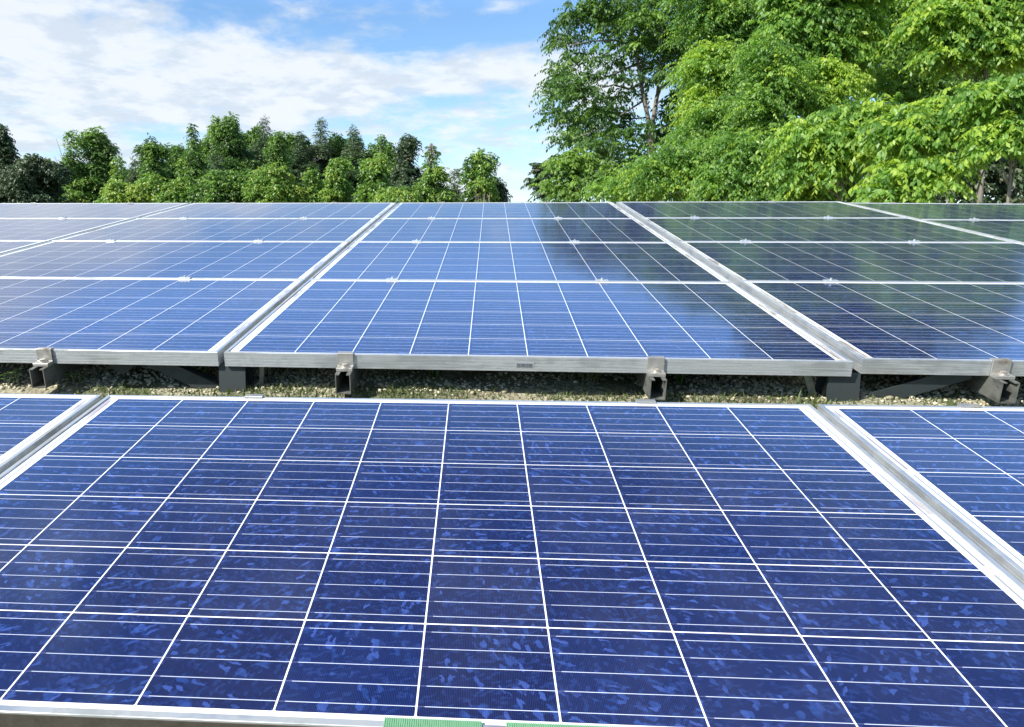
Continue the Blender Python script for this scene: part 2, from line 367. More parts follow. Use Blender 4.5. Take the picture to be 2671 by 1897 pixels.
# pebbles: one sheet of gravel nobody could count
def pebbles():
    g = np.random.default_rng(3); N = 34000
    bm = bmesh.new(); bmesh.ops.create_icosphere(bm, subdivisions=1, radius=1)
    bm.verts.ensure_lookup_table()
    bv = np.array([v.co[:] for v in bm.verts]); bf = np.array([[v.index for v in f.verts] for f in bm.faces]); bm.free()
    x = g.uniform(-2.2, 4.3, N); y = np.where(g.random(N) < .4, g.uniform(.0, .3, N), g.uniform(.05, 1.25, N))
    pn = np.sin(x*4.1+y*7)+np.sin(x*9.7-y*15+2)+np.sin(x*1.9+3)
    keep = (g.random(N) < np.clip((y-.0)/.06, .10, 1)) & (pn > g.normal(-.9, .9, N)); x, y = x[keep], y[keep]; N = len(x)
    r = g.uniform(.0022, .0058, N)*np.where(g.random(N) < .05, 1.8, 1)
    sc = np.stack([g.uniform(.8, 1.4, N), g.uniform(.7, 1.2, N), g.uniform(.5, .85, N)], -1)*r[:, None]
    a = g.uniform(0, 6.28, N); V = bv[None]*(1+g.normal(0, .13, (N, len(bv), 1)))*sc[:, None]
    ca, sa = np.cos(a)[:, None], np.sin(a)[:, None]
    V = np.stack([V[..., 0]*ca-V[..., 1]*sa, V[..., 0]*sa+V[..., 1]*ca, V[..., 2]], -1)
    V += np.stack([x, y, gz(x, y)+r*.35], -1)[:, None]
    F = bf[None] + (np.arange(N)*len(bv))[:, None, None]
    o = np_mesh('gravel', V.reshape(-1, 3), F.reshape(-1, 3), np.repeat(g.beta(2, 2, N), len(bf)), M_STONE)
    tag(o, 'pale gravel spread on the ground between the two arrays', 'gravel', kind='stuff')
pebbles()
def grass():
    g = np.random.default_rng(5); N = 48000
    x = g.uniform(-2.2, 4.3, N); y = np.where(g.random(N) < .75, g.uniform(-.35, .06, N), np.where(g.random(N) < .5, g.uniform(.0, .35, N), g.uniform(-1.7, .6, N)))
    pn = np.sin(x*5+1)+np.sin(x*13.7+y*9)+np.sin(x*2.3-y*6)
    keep = pn > g.normal(-.6, 1, N); x, y = x[keep], y[keep]; N = len(x)
    h = g.uniform(.005, .019, N)*np.where(g.random(N) < .03, 2.4, 1); wd = g.uniform(.0012, .003, N)
    a = g.uniform(0, 6.28, N); lean = g.uniform(.1, 1.1, N)*h; b2 = g.uniform(0, 6.28, N)
    base = np.stack([x, y, gz(x, y)-.002], -1); s = np.stack([np.cos(a)*wd, np.sin(a)*wd, 0*a], -1)
    tip = base + np.stack([np.cos(b2)*lean, np.sin(b2)*lean, h], -1); mid = base + .5*(tip-base) + np.stack([0*h, 0*h, h*.15], -1)
    V = np.stack([base-s, base+s, mid+s*.7, tip, mid-s*.7], 1).reshape(-1, 3)
    F = np.arange(N*5).reshape(-1, 5)
    o = np_mesh('grass', V, F, g.beta(1.6, 2.2, N), M_GRASS)
    tag(o, 'short grass and moss growing between the two solar arrays', 'grass', kind='stuff')
grass()

# ------------------------------------------------------------ solar panels
PWID, PDEP = 1.652, 0.988
def frame_bm(hw, hd):
    bm = bmesh.new()
    prof = [(.0095, -.0030), (.0095, -.0004), (.0091, 0), (.0006, 0), (0, -.0006)]
    for z in (.0095, .0185, .0275, .0345): prof += [(0, -z), (.0007, -z-.0004), (.0007, -z-.0012), (0, -z-.0016)]
    prof += [(0, -.0400), (.028, -.0400), (.028, -.0385), (.0022, -.0385), (.0022, -.0075), (.0095, -.0075)]
    rings = []
    for sx, sy in ((-1, -1), (1, -1), (1, 1), (-1, 1)):
        rings.append([bm.verts.new((sx*(hw-d), sy*(hd-d), z)) for d, z in prof])
    k = len(prof)
    for c in range(4):
        A, B = rings[c], rings[(c+1) % 4]
        for i in range(k): bm.faces.new((A[i], B[i], B[(i+1) % k], A[(i+1) % k]))
    bmesh.ops.recalc_face_normals(bm, faces=bm.faces)
    return bm
def make_panel(mw, label, group):
    t = empty('solar_panel', mw, label, 'solar panel', group)
    mesh_obj('frame', frame_bm(PWID/2, PDEP/2), M_FRAME, t)
    bm = bmesh.new(); box(bm, -PWID/2+.0092, PWID/2-.0092, -PDEP/2+.0092, PDEP/2-.0092, -.0068, -.0028)
    mesh_obj('cell_glass', bm, M_PANEL, t)
    return t
ROWP = 0.9916
COLX = {-3: -5.00, -2: -3.333, -1: -1.663, 0: 0.007, 1: 1.690, 2: 3.372, 3: 5.05}       # left edge of every column
COLZ = {1: .002, 2: -.012, 3: -.03}
COLR = {2: R(.45), 3: R(.45)}
COLY = {1: .018, 2: .0}
rows_t = ['rear array near edge', 'rear array second row', 'rear array third row', 'rear array topmost row']
cols_t = {-3: 'far left end outside the picture', -2: 'two columns left of centre, pale with glare', -1: 'just left of centre column, mirroring cloud',
          0: 'centre column, bright mid blue', 1: 'just right of centre column, mirroring trees', 2: 'two columns right of centre, greenish', 3: 'far right end outside the picture'}
first = None; panels = {}
def put_panel(mw, label, group):
    global first
    if first is None: first = make_panel(mw, label, group); return first
    p = dup(first, mw, label); p['group'] = group; return p
for r in range(4):
    for c in sorted(COLX):
        if c in (-3, 3) and r < 2: continue
        mw = T(COLX[c]+PWID/2, COLY.get(c, 0)+r*ROWP+PDEP/2, COLZ.get(c, 0), 0, COLR.get(c, 0))
        panels[(r, c)] = put_panel(mw, 'solar panel, %s, %s' % (rows_t[r], cols_t[c]), 'solar panels of the rear array')
FYAW = R(1.0); FZ = -.028
def FT(x, y, z=0, rz=0):   # front array coordinates: origin = centre of its middle panel
    return MT @ Matrix.Translation((.646, -.745, FZ)) @ Matrix.Rotation(FYAW, 4, 'Z') @ Matrix.Translation((x, y, z)) @ Matrix.Rotation(rz, 4, 'Z')
fp_lab = {-1: 'deep blue foreground solar panel cut off by the left picture edge', 0: 'big deep blue foreground solar panel with crystal flakes and ten by six cells', 1: 'deep blue foreground solar panel cut off by the right picture edge'}
for c in (0, -1, 1):
    panels[('f', c)] = put_panel(FT(c*1.669, 0), fp_lab[c], 'solar panels of the front array')

M_FACE = plain('mottled_dark_brown', (.045, .040, .028), .9, 0, 55, .8, .004)
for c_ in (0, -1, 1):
    bm = bmesh.new(); box(bm, -PWID/2+.002, PWID/2-.002, -.0008, 0, -.0395, -.0030)  # thin strip over the lower frame face, darker and browner than the frame
    cr_ = mesh_obj('face_strip', bm, M_FACE, panels[('f', c_)], Matrix.Translation((0, -PDEP/2, 0)))
# barcode sticker on the rail of the rear centre panel
st = bmesh.new(); box(st, -.024, .024, -.0006, 0, -.0075, .0075)
pc = panels[(0, 0)]
lab = mesh_obj('barcode_label', st, M_STICK, pc, Matrix.Translation((-.008, -PDEP/2-.0001, -.0225)))
bm = bmesh.new(); x = -.021
while x < .020:
    wdt = rnd.choice((.0006, .0009, .0015)); box(bm, x, x+wdt, -.0012, -.0007, -.006, .004); x += wdt + rnd.choice((.0006, .0010, .0016))
mesh_obj('barcode', bm, M_INK, lab)

# ------------------------------------------------------------ clamps
def bolt_bm(z0, r=.0072, x=0, y=0):
    bm = bmesh.new(); cyl(bm, x, y, z0, z0+.0016, r*1.5, 16); cyl(bm, x, y, z0+.0016, z0+.0085, r, 14); cyl(bm, x, y, z0+.0085, z0+.0088, r*.5, 6)
    return bm
def mid_clamp(mw, label, group):
    t = empty('mid_clamp', mw, label, 'clamp', group)
    bm = bmesh.new(); prism(bm, [(-.0120, .0004), (-.0108, .0052), (.0108, .0052), (.0120, .0004)], 'x', -.024, .024)
    bmesh.ops.bevel(bm, geom=[e for e in bm.edges], offset=.0006, segments=1, affect='EDGES')
    mesh_obj('clamp_plate', bm, M_FRAME, t); mesh_obj('bolt', bolt_bm(.0040, .0042), M_FRAME, t)
    return t
def end_clamp(mw, label, group):
    # origin: outer top edge of the frame, -Y is outward
    t = empty('end_clamp', mw, label, 'clamp', group)
    bm = bmesh.new()
    prism(bm, [(.0105, .0004), (.0105, .0045), (-.0058, .0045), (-.0060, -.0310), (-.030, -.0310), (-.030, -.0400), (-.0012, -.0400), (-.0012, .0004)], 'x', -.0215, .0215)
    bmesh.ops.bevel(bm, geom=[e for e in bm.edges if e.calc_length() > .04], offset=.0009, segments=1, affect='EDGES')
    mesh_obj('clamp_bracket', bm, M_CLAMP, t)
    mesh_obj('bolt', bolt_bm(-.0309, .0078, 0, -.0165), M_BOLT, t)
    return t
RAILX = {c: (COLX[c]+.337, COLX[c]+1.157) for c in COLX}
coln = {-3: 'far left column', -2: 'second column leftwards', -1: 'column left of centre', 0: 'centre column', 1: 'column right of centre', 2: 'second column rightwards', 3: 'far right column'}
side = ('left', 'right')
mc = ec = None
seamt = {1: 'nearest seam', 2: 'middle seam', 3: 'farthest seam'}
def clz(c, x): return COLZ.get(c, 0) - math.sin(COLR.get(c, 0))*(x-COLX[c]-PWID/2)
for c in sorted(COLX):
    for k in (0, 1):
        x = RAILX[c][k]; yo = COLY.get(c, 0)
        for r in (1, 2, 3):
            if c in (-3, 3) and r < 3: continue
            lb = 'small clamp on rear array %s, %s half of %s' % (seamt[r], side[k], coln[c])
            mw = T(x, yo+r*ROWP-.0018, clz(c, x), rnd.uniform(-.04, .04))
            if mc is None: mc = mid_clamp(mw, lb, 'clamps on the panel seams')
            else: dup(mc, mw, lb)
        lb = 'small clamp on rear array top edge, %s half of %s' % (side[k], coln[c])
        mw = T(x, yo+4*ROWP-.0036, clz(c, x), math.pi)
        if ec is None: ec = end_clamp(mw, lb, 'end clamps')
        else: dup(ec, mw, lb)
        if c in (-3, 3): continue
        dup(ec, T(x, yo, clz(c, x)), 'grimy bolted end clamp, rear array lower edge, %s half of %s' % (side[k], coln[c]))
for c, k, x in ((0, 0, -.465), (0, 1, .455), (1, 0, -.505+1.676), (-1, 1, .36-1.676+.10)):
    dup(ec, FT(x, PDEP/2, 0, math.pi), 'flat clamp cap, front array top edge, %s half of its %s panel' % (side[k], {0: 'middle', 1: 'right', -1: 'left'}[c]))

# ------------------------------------------------------------ support rails (open C channels running up the slope)
def rail_bm(length):
    bm = bmesh.new(); w2, h, t, l = .0205, .055, .0025, .011
    pts = [(-w2, -h), (w2, -h), (w2, 0), (w2-l, 0), (w2-l, -t), (w2-t, -t), (w2-t, -h+t), (-w2+t, -h+t), (-w2+t, -t), (-w2+l, -t), (-w2+l, 0), (-w2, 0)]
    prism(bm, pts, 'y', 0, length)
    return bm
rail_me = None
for c in sorted(COLX):
    for k in (0, 1):
        x = RAILX[c][k]; lb = 'grey channel rail under rear array, %s half of %s' % (side[k], coln[c])
        mw = T(x, -.052+COLY.get(c, 0), clz(c, x)-.0404)
        if rail_me is None: o = mesh_obj('support_rail', rail_bm(4.08), M_RAIL, None, mw); rail_me = o.data
        else: o = link('support_rail', rail_me, None, mw)
        tag(o, lb, 'rail', 'channel rails under the rear array')
rf = None
for x, lb in ((-.465, 'channel rail under the left half of the big foreground panel'), (.455, 'channel rail under the right half of the big foreground panel'), (1.171, 'channel rail under the panel at the lower right'), (-1.216, 'channel rail under the panel at the lower left')):
    mw = FT(x, -PDEP/2-.0, -.0404)
    if rf is None: o = mesh_obj('support_rail', rail_bm(.985), M_RAIL, None, mw); rf = o.data
    else: o = link('support_rail', rf, None, mw)
    tag(o, lb, 'rail', 'channel rails under the front array')

# cross beams carrying the rails, posts and braces
def beam(name, x0, x1, y, z, lb):
    bm = bmesh.new(); w2, h, t = .03, .09, .004
    pts = [(w2, 0), (w2, -t), (-w2+t, -t), (-w2+t, -h+t), (w2, -h+t), (w2, -h), (-w2, -h), (-w2, 0)]
    prism(bm, pts, 'x', x0, x1)
    tag(mesh_obj(name, bm, M_STEEL, None, T(0, y, z)), lb, 'beam')
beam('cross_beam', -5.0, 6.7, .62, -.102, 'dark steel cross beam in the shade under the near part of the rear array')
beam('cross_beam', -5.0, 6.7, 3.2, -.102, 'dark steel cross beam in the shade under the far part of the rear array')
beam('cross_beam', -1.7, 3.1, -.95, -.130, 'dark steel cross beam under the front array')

def post(x, y, lb, wide, ztop=-.042, length=None):
    """H-section steel post, vertical in the world"""
    p = MT @ Vector((x, y, ztop)); g = float(gz(p.x, p.y)) - .12; L = p.z - g
    t = empty('steel_post', Matrix.Translation((p.x, p.y, g)), lb, 'post', 'steel posts of the arrays')
    bm = bmesh.new(); a = wide/2; k = .006
    pts = [(-a, -.035), (a, -.035), (a, -.035+k), (k/2, -.035+k), (k/2, .035-k), (a, .035-k), (a, .035), (-a, .035), (-a, .035-k), (-k/2, .035-k), (-k/2, -.035+k), (-a, -.035+k)]
    A = [bm.verts.new((q[0], q[1], 0)) for q in pts]; B = [bm.verts.new((q[0], q[1], L)) for q in pts]
    for i in range(12): bm.faces.new((A[i], A[(i+1) % 12], B[(i+1) % 12], B[i]))
    bm.faces.new(A); bm.faces.new(B[::-1]); bmesh.ops.recalc_face_normals(bm, faces=bm.faces)
    mesh_obj('post_shaft', bm, M_STEEL, t)
    return t
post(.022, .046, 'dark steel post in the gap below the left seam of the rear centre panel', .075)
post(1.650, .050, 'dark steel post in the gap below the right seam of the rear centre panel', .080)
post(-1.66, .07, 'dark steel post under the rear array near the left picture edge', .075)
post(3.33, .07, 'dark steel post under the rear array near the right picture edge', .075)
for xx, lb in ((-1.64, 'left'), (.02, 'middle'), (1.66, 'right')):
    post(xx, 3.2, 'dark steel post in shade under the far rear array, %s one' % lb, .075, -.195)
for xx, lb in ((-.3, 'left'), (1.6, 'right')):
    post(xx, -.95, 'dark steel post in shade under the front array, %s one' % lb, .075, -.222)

def flat_bar(p0, p1, width, thick, lb, name='diagonal_brace', mat=None):
    """angle section bar from p0 to p1 (table coordinates), broad face towards -Y"""
    a = Vector(p0); b = Vector(p1); L = (b-a).length; d = (b-a).normalized()
    yv = Vector((0, 1, 0)); yv = (yv - d*d.dot(yv)).normalized(); zv = d.cross(yv)
    m = Matrix((( d.x, yv.x, zv.x, a.x), (d.y, yv.y, zv.y, a.y), (d.z, yv.z, zv.z, a.z), (0, 0, 0, 1)))
    bm = bmesh.new(); w2 = width/2
    prism(bm, [(0, -w2), (thick, -w2), (thick, w2-thick), (width*.8, w2-thick), (width*.8, w2), (0, w2)], 'x', 0, L)
    return tag(mesh_obj(name, bm, mat or M_STEEL, None, MT @ m), lb, 'brace', 'braces and struts in the gap')
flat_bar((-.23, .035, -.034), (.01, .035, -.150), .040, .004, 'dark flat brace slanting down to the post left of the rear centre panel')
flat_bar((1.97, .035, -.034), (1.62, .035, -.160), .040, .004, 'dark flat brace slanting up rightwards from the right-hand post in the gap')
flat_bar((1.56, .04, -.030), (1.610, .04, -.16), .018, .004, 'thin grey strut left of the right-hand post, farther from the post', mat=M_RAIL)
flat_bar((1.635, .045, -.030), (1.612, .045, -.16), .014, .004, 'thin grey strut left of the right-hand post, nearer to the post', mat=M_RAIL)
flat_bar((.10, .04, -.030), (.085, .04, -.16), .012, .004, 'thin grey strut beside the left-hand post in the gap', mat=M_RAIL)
bm = bmesh.new(); prism(bm, [(-.055, .03), (.055, .03), (.035, -.020), (0, -.045), (-.022, -.035), (-.045, -.010)], 'y', 0, .006)
tag(mesh_obj('gusset_plate', bm, M_STEEL, None, T(-.32, .06, -.046)), 'dark pointed gusset plate hanging under the lower left frame edge of the rear array', 'bracket')
# cable sagging behind the right brace
bm = bmesh.new(); cp = [T(1.84+i*.042, .12+.004*i, -.125+.045*math.sin(i/8*math.pi)).translation for i in range(9)]
tube(bm, cp, [.0022]*9, 6)
tag(mesh_obj('cable', bm, M_CABLE), 'thin black cable arching behind the brace in the gap on the right', 'cable')

# green ribbed strips clipped on the lower frame edge of the foreground panel
def green_strip(x0, x1, lb):
    bm = bmesh.new(); n_ = int((x1-x0)/.0024); 
    for i in range(n_):
        xa = x0+i*.0024
        prism(bm, [(.0125, .0006), (.0125, .0022), (-.0016, .0022), (-.0020, -.030), (-.0006, -.030), (-.0006, .0006)], 'x', xa, xa+.0013)
    base = bmesh.new(); prism(base, [(.0120, .0003), (.0120, .0014), (-.0011, .0014), (-.0013, -.0300), (-.0004, -.0300), (-.0004, .0003)], 'x', x0, x1)
    me_ = bpy.data.meshes.new('tmp'); base.to_mesh(me_); base.free(); bm.from_mesh(me_)
    return tag(mesh_obj('plastic_strip', bm, M_GREEN, None, FT(0, -PDEP/2, 0)), lb, 'plastic strip', 'green strips on the frame edge')
green_strip(-.033, .073, 'green ribbed strip on the foreground frame edge, left of the small gap')
green_strip(.099, .42, 'green ribbed strip on the foreground frame edge, right of the small gap')

# ------------------------------------------------------------ foliage
def leaves_from_sprays(g, o, d, L, K, size, droop, aspect=.5, hang=.7, curl=.6):
    """o,d (S,3): spray origins and directions; L (S,) lengths. returns verts, faces of K leaves per spray"""
    S = len(o); t = (np.arange(K)+.7)/K
    t = np.clip(t[None]+g.uniform(-.3, .3, (S, K))/K, .02, 1.05)
    P = o[:, None]+d[:, None]*(L[:, None]*t)[..., None]
    P[..., 2] -= (droop*L)[:, None]*t**2
    tang = d[:, None]*np.ones((1, K, 1)); tang = tang.copy(); tang[..., 2] -= 2*droop*t
    tang /= np.linalg.norm(tang, axis=-1, keepdims=True)
    up = np.array([0, 0, 1.])
    side = np.cross(tang, up); side /= (np.linalg.norm(side, axis=-1, keepdims=True)+1e-6)
    sg = np.where((np.arange(K) % 2) == 0, 1., -1.)[None, :, None]
    ld = side*sg*.8 + tang*.55 + g.normal(0, .28, (S, K, 3)); ld[..., 2] -= hang*g.uniform(.5, 1.4, (S, K))
    ld /= np.linalg.norm(ld, axis=-1, keepdims=True)
    n = np.cross(ld, np.cross(up[None, None], ld)+g.normal(0, .35, (S, K, 3)))
    wv = np.cross(ld, up[None, None]+g.normal(0, .45, (S, K, 3))); wv /= (np.linalg.norm(wv, axis=-1, keepdims=True)+1e-6)
    nn = np.cross(wv, ld)
    sz = size*g.uniform(.65, 1.25, (S, K, 1))
    a = P; b = P+ld*sz*.48+wv*sz*aspect*.5 - nn*sz*.09; c = P+ld*sz - nn*sz*.16*curl; e = P+ld*sz*.48-wv*sz*aspect*.5 - nn*sz*.09
    V = np.stack([a, b, c, e], 2).reshape(-1, 3)
    i = np.arange(S*K)*4
    F = np.stack([np.stack([i, i+1, i+2], -1), np.stack([i, i+2, i+3], -1)], 1).reshape(-1, 3)
    return V, F
def unit(g, n):
    v = g.normal(0, 1, (n, 3)); return v/np.linalg.norm(v, axis=1, keepdims=True)
def lobed_crown(g, lobes, sprays_per_m2, L, K, size, droop, tint0, tvar, hang=.7, aspect=.5, core=.25, out=.55):
    """lobes: list of (centre, radii). returns V,F,tint"""
    Vs, Fs, Ts, n0 = [], [], [], 0
    for cen, rad in lobes:
        cen = np.array(cen); rad = np.array(rad)
        ns = max(6, int(sprays_per_m2*4*math.pi*np.mean(rad)**2))
        u = unit(g, ns); u[:, 2] = np.where(u[:, 2] < -.35, -u[:, 2]*.8, u[:, 2]); u /= np.linalg.norm(u, axis=1, keepdims=True)
        lump = 1+.20*np.sin(u[:, 0]*5+cen[0]*3)+.18*np.sin(u[:, 2]*7+cen[1]*2+u[:, 1]*4)
        rr = np.where(g.random(ns) < core, g.uniform(.35, .8, ns), g.uniform(.84, 1.04, ns))*lump
        o = cen+u*rad*rr[:, None]
        d = u*out+g.normal(0, .4, (ns, 3)); d[:, 2] = d[:, 2]*.5+.12; d /= np.linalg.norm(d, axis=1, keepdims=True)
        ll = L*g.uniform(.6, 1.25, ns)
        V, F = leaves_from_sprays(g, o, d, ll, K, size, droop, aspect, hang)
        lt = tint0+g.normal(0, tvar*.7)
        ts = np.repeat(np.repeat(lt+g.normal(0, tvar*.55, ns), K)+g.normal(0, tvar*.35, ns*K), 2)
        Vs.append(V); Fs.append(F+n0); Ts.append(ts); n0 += len(V)
    return np.concatenate(Vs), np.concatenate(Fs), np.concatenate(Ts)
def trunk_bm(base, top, r0, limbs, g, bend=.12):
    bm = bmesh.new(); base = Vector(base); top = Vector(top); n_ = 7; pts = []; rs = []
    for i in range(n_):
        t = i/(n_-1); p = base.lerp(top, t); h = (top-base).length
        p += Vector((math.sin(t*4+base.x)*bend*h*.12, math.cos(t*3+base.x)*bend*h*.1, 0))*(t > 0)
        pts.append(p); rs.append(r0*(1-.75*t)*(1.35 if i == 0 else 1))
    tube(bm, pts, rs, 9)
    for l in limbs:
        l = Vector(l); t = min(.92, max(.25, (l.z-base.z)/max(.1, (top.z-base.z))*.72)); i = int(t*(n_-1)); s = pts[i].lerp(pts[min(i+1, n_-1)], t*(n_-1)-i)
        mid = s.lerp(l, .5)+Vector((0, 0, -.06*(l-s).length)); r1 = r0*(1-.75*t)*.5
        tube(bm, [s, mid, l], [r1, r1*.65, r1*.25], 6)
    return bm
def gl(x, y): return float(np.interp(y, GY, GZ))

def tree(name, label, cat, group, base, lobes, mat, seed, top=None, r0=.12, **kw):
    g = np.random.default_rng(seed)
    t = empty(name, Matrix.Translation(base), label, cat, group)
    inv = np.array(base)
    V, F, ts = lobed_crown(g, lobes, **kw)
    np_mesh('crown', V-inv, F, ts, mat, t)
    cz = max(l[0][2] for l in lobes)
    tp = top or (float(np.mean([l[0][0] for l in lobes])), float(np.mean([l[0][1] for l in lobes])), cz)
    sel = lobes if len(lobes) <= 9 else [lobes[i] for i in g.choice(len(lobes), 9, replace=False)]
    bm = trunk_bm(Vector((0, 0, -.1)), Vector(tp)-Vector(base), r0, [Vector(l[0])-Vector(base) for l in sel], g)
    mesh_obj('trunk', bm, M_BARK, t, None, True)
    return t

# ---- far row of trees behind the array (distances about 50 to 75 m)
def far_tree(name, label, px, ptop, hw, dist, kind, seed, lean=0):
    """px, ptop, hw: centre, top and half width in the photograph; crowns are conical, columnar or round"""
    g = np.random.default_rng(seed)
    topw = at(px, ptop, dist); m = dist/F_PX/math.cos(math.atan((px-1122)/F_PX))*1.0
    bx, by = topw.x, topw.y; bz = gl(bx, by); H = topw.z-bz; W = hw*dist/F_PX*(2.1 if kind in ('pine', 'grey') and hw > 30 else 1.45)
    lobes = []
    sp = dict(sprays_per_m2=28.0, L=.46, K=8, size=.165, droop=.55, tint0=.55, tvar=.24, hang=.8, aspect=.55, core=.3)
    if kind in ('spire', 'pine', 'grey'):
        nl = int(9+H*1.0)
        for i in range(nl):
            t = i/(nl-1); z = bz+H*(.06+.90*t); rr = W*(1-t)**.75*.95+.12
            for j in range(1 if t > .8 else 3):
                a = g.uniform(0, 6.28); q = rr*.55 if t <= .8 else 0
                lobes.append(((bx+math.cos(a)*q+lean*t, by+math.sin(a)*q, z), (max(.22, rr*.60), max(.22, rr*.60), max(.28, H/nl*.75))))
        lobes.append(((bx+lean, by, bz+H*.985), (.13, .13, .42)))
    elif kind == 'round':
        nl = int(14+W*3)
        for i in range(nl):
            u = unit(g, 1)[0]; u[2] = abs(u[2]) if g.random() < .6 else u[2]
            lobes.append(((bx+u[0]*W*.62, by+u[1]*W*.62, bz+H*.58+u[2]*H*.30), (W*.40, W*.40, H*.15)))
        for i in range(8): a = i*.785; lobes.append(((bx+math.cos(a)*W*.6, by+math.sin(a)*W*.6, bz+H*.22), (W*.45, W*.45, H*.2)))
        lobes.append(((bx, by, bz+H*.90), (W*.38, W*.38, H*.10)))
    else:  # draped column with shoulders
        nl = int(8+H*.9)
        for i in range(nl):
            t = i/(nl-1); z = bz+H*(.07+.84*t); rr = W*(1.0-.74*t**1.5)*g.uniform(.8, 1.12)
            for j in range(3):
                a = g.uniform(0, 6.28); lobes.append(((bx+math.cos(a)*rr*.5, by+math.sin(a)*rr*.5, z+g.uniform(-.2, .2)), (rr*.52*g.uniform(.7, 1.2), rr*.55, H/nl*g.uniform(.7, 1.2))))
        for i in range(5): lobes.append(((bx+g.uniform(-.45, .45)*W, by+g.uniform(-.3, .3)*W, bz+H*g.uniform(.80, .93)), (W*.13, W*.13, H*.09)))
        lobes.append(((bx+g.uniform(-.1, .1)*W, by, bz+H*.93), (W*.16, W*.16, H*.09)))
    mat = LEAF_VINE
    if kind == 'pine': mat = LEAF_PINE; sp.update(size=.19, aspect=.35, droop=.25, hang=.3, tint0=.55, sprays_per_m2=30.)
    if kind == 'grey': mat = LEAF_PINE; sp.update(size=.18, aspect=.35, droop=.3, hang=.4, tint0=.8, core=.4, sprays_per_m2=38.)
    if name.startswith('dark'): mat = LEAF_DARK; sp.update(tint0=.45)
    if 'bright' in label: sp.update(tint0=.68)
    if 'yellowish' in label: sp.update(tint0=.84, tvar=.14)
    if 'dark' in label and kind not in ('pine', 'grey'): sp.update(tint0=.45)
    return tree(name, label, 'tree', 'far trees behind the rear array', (bx, by, bz), lobes, mat, seed, top=(bx+lean*.8, by, bz+H*.93), r0=.07+H*.007, **sp), (bx, by, bz, H, W)
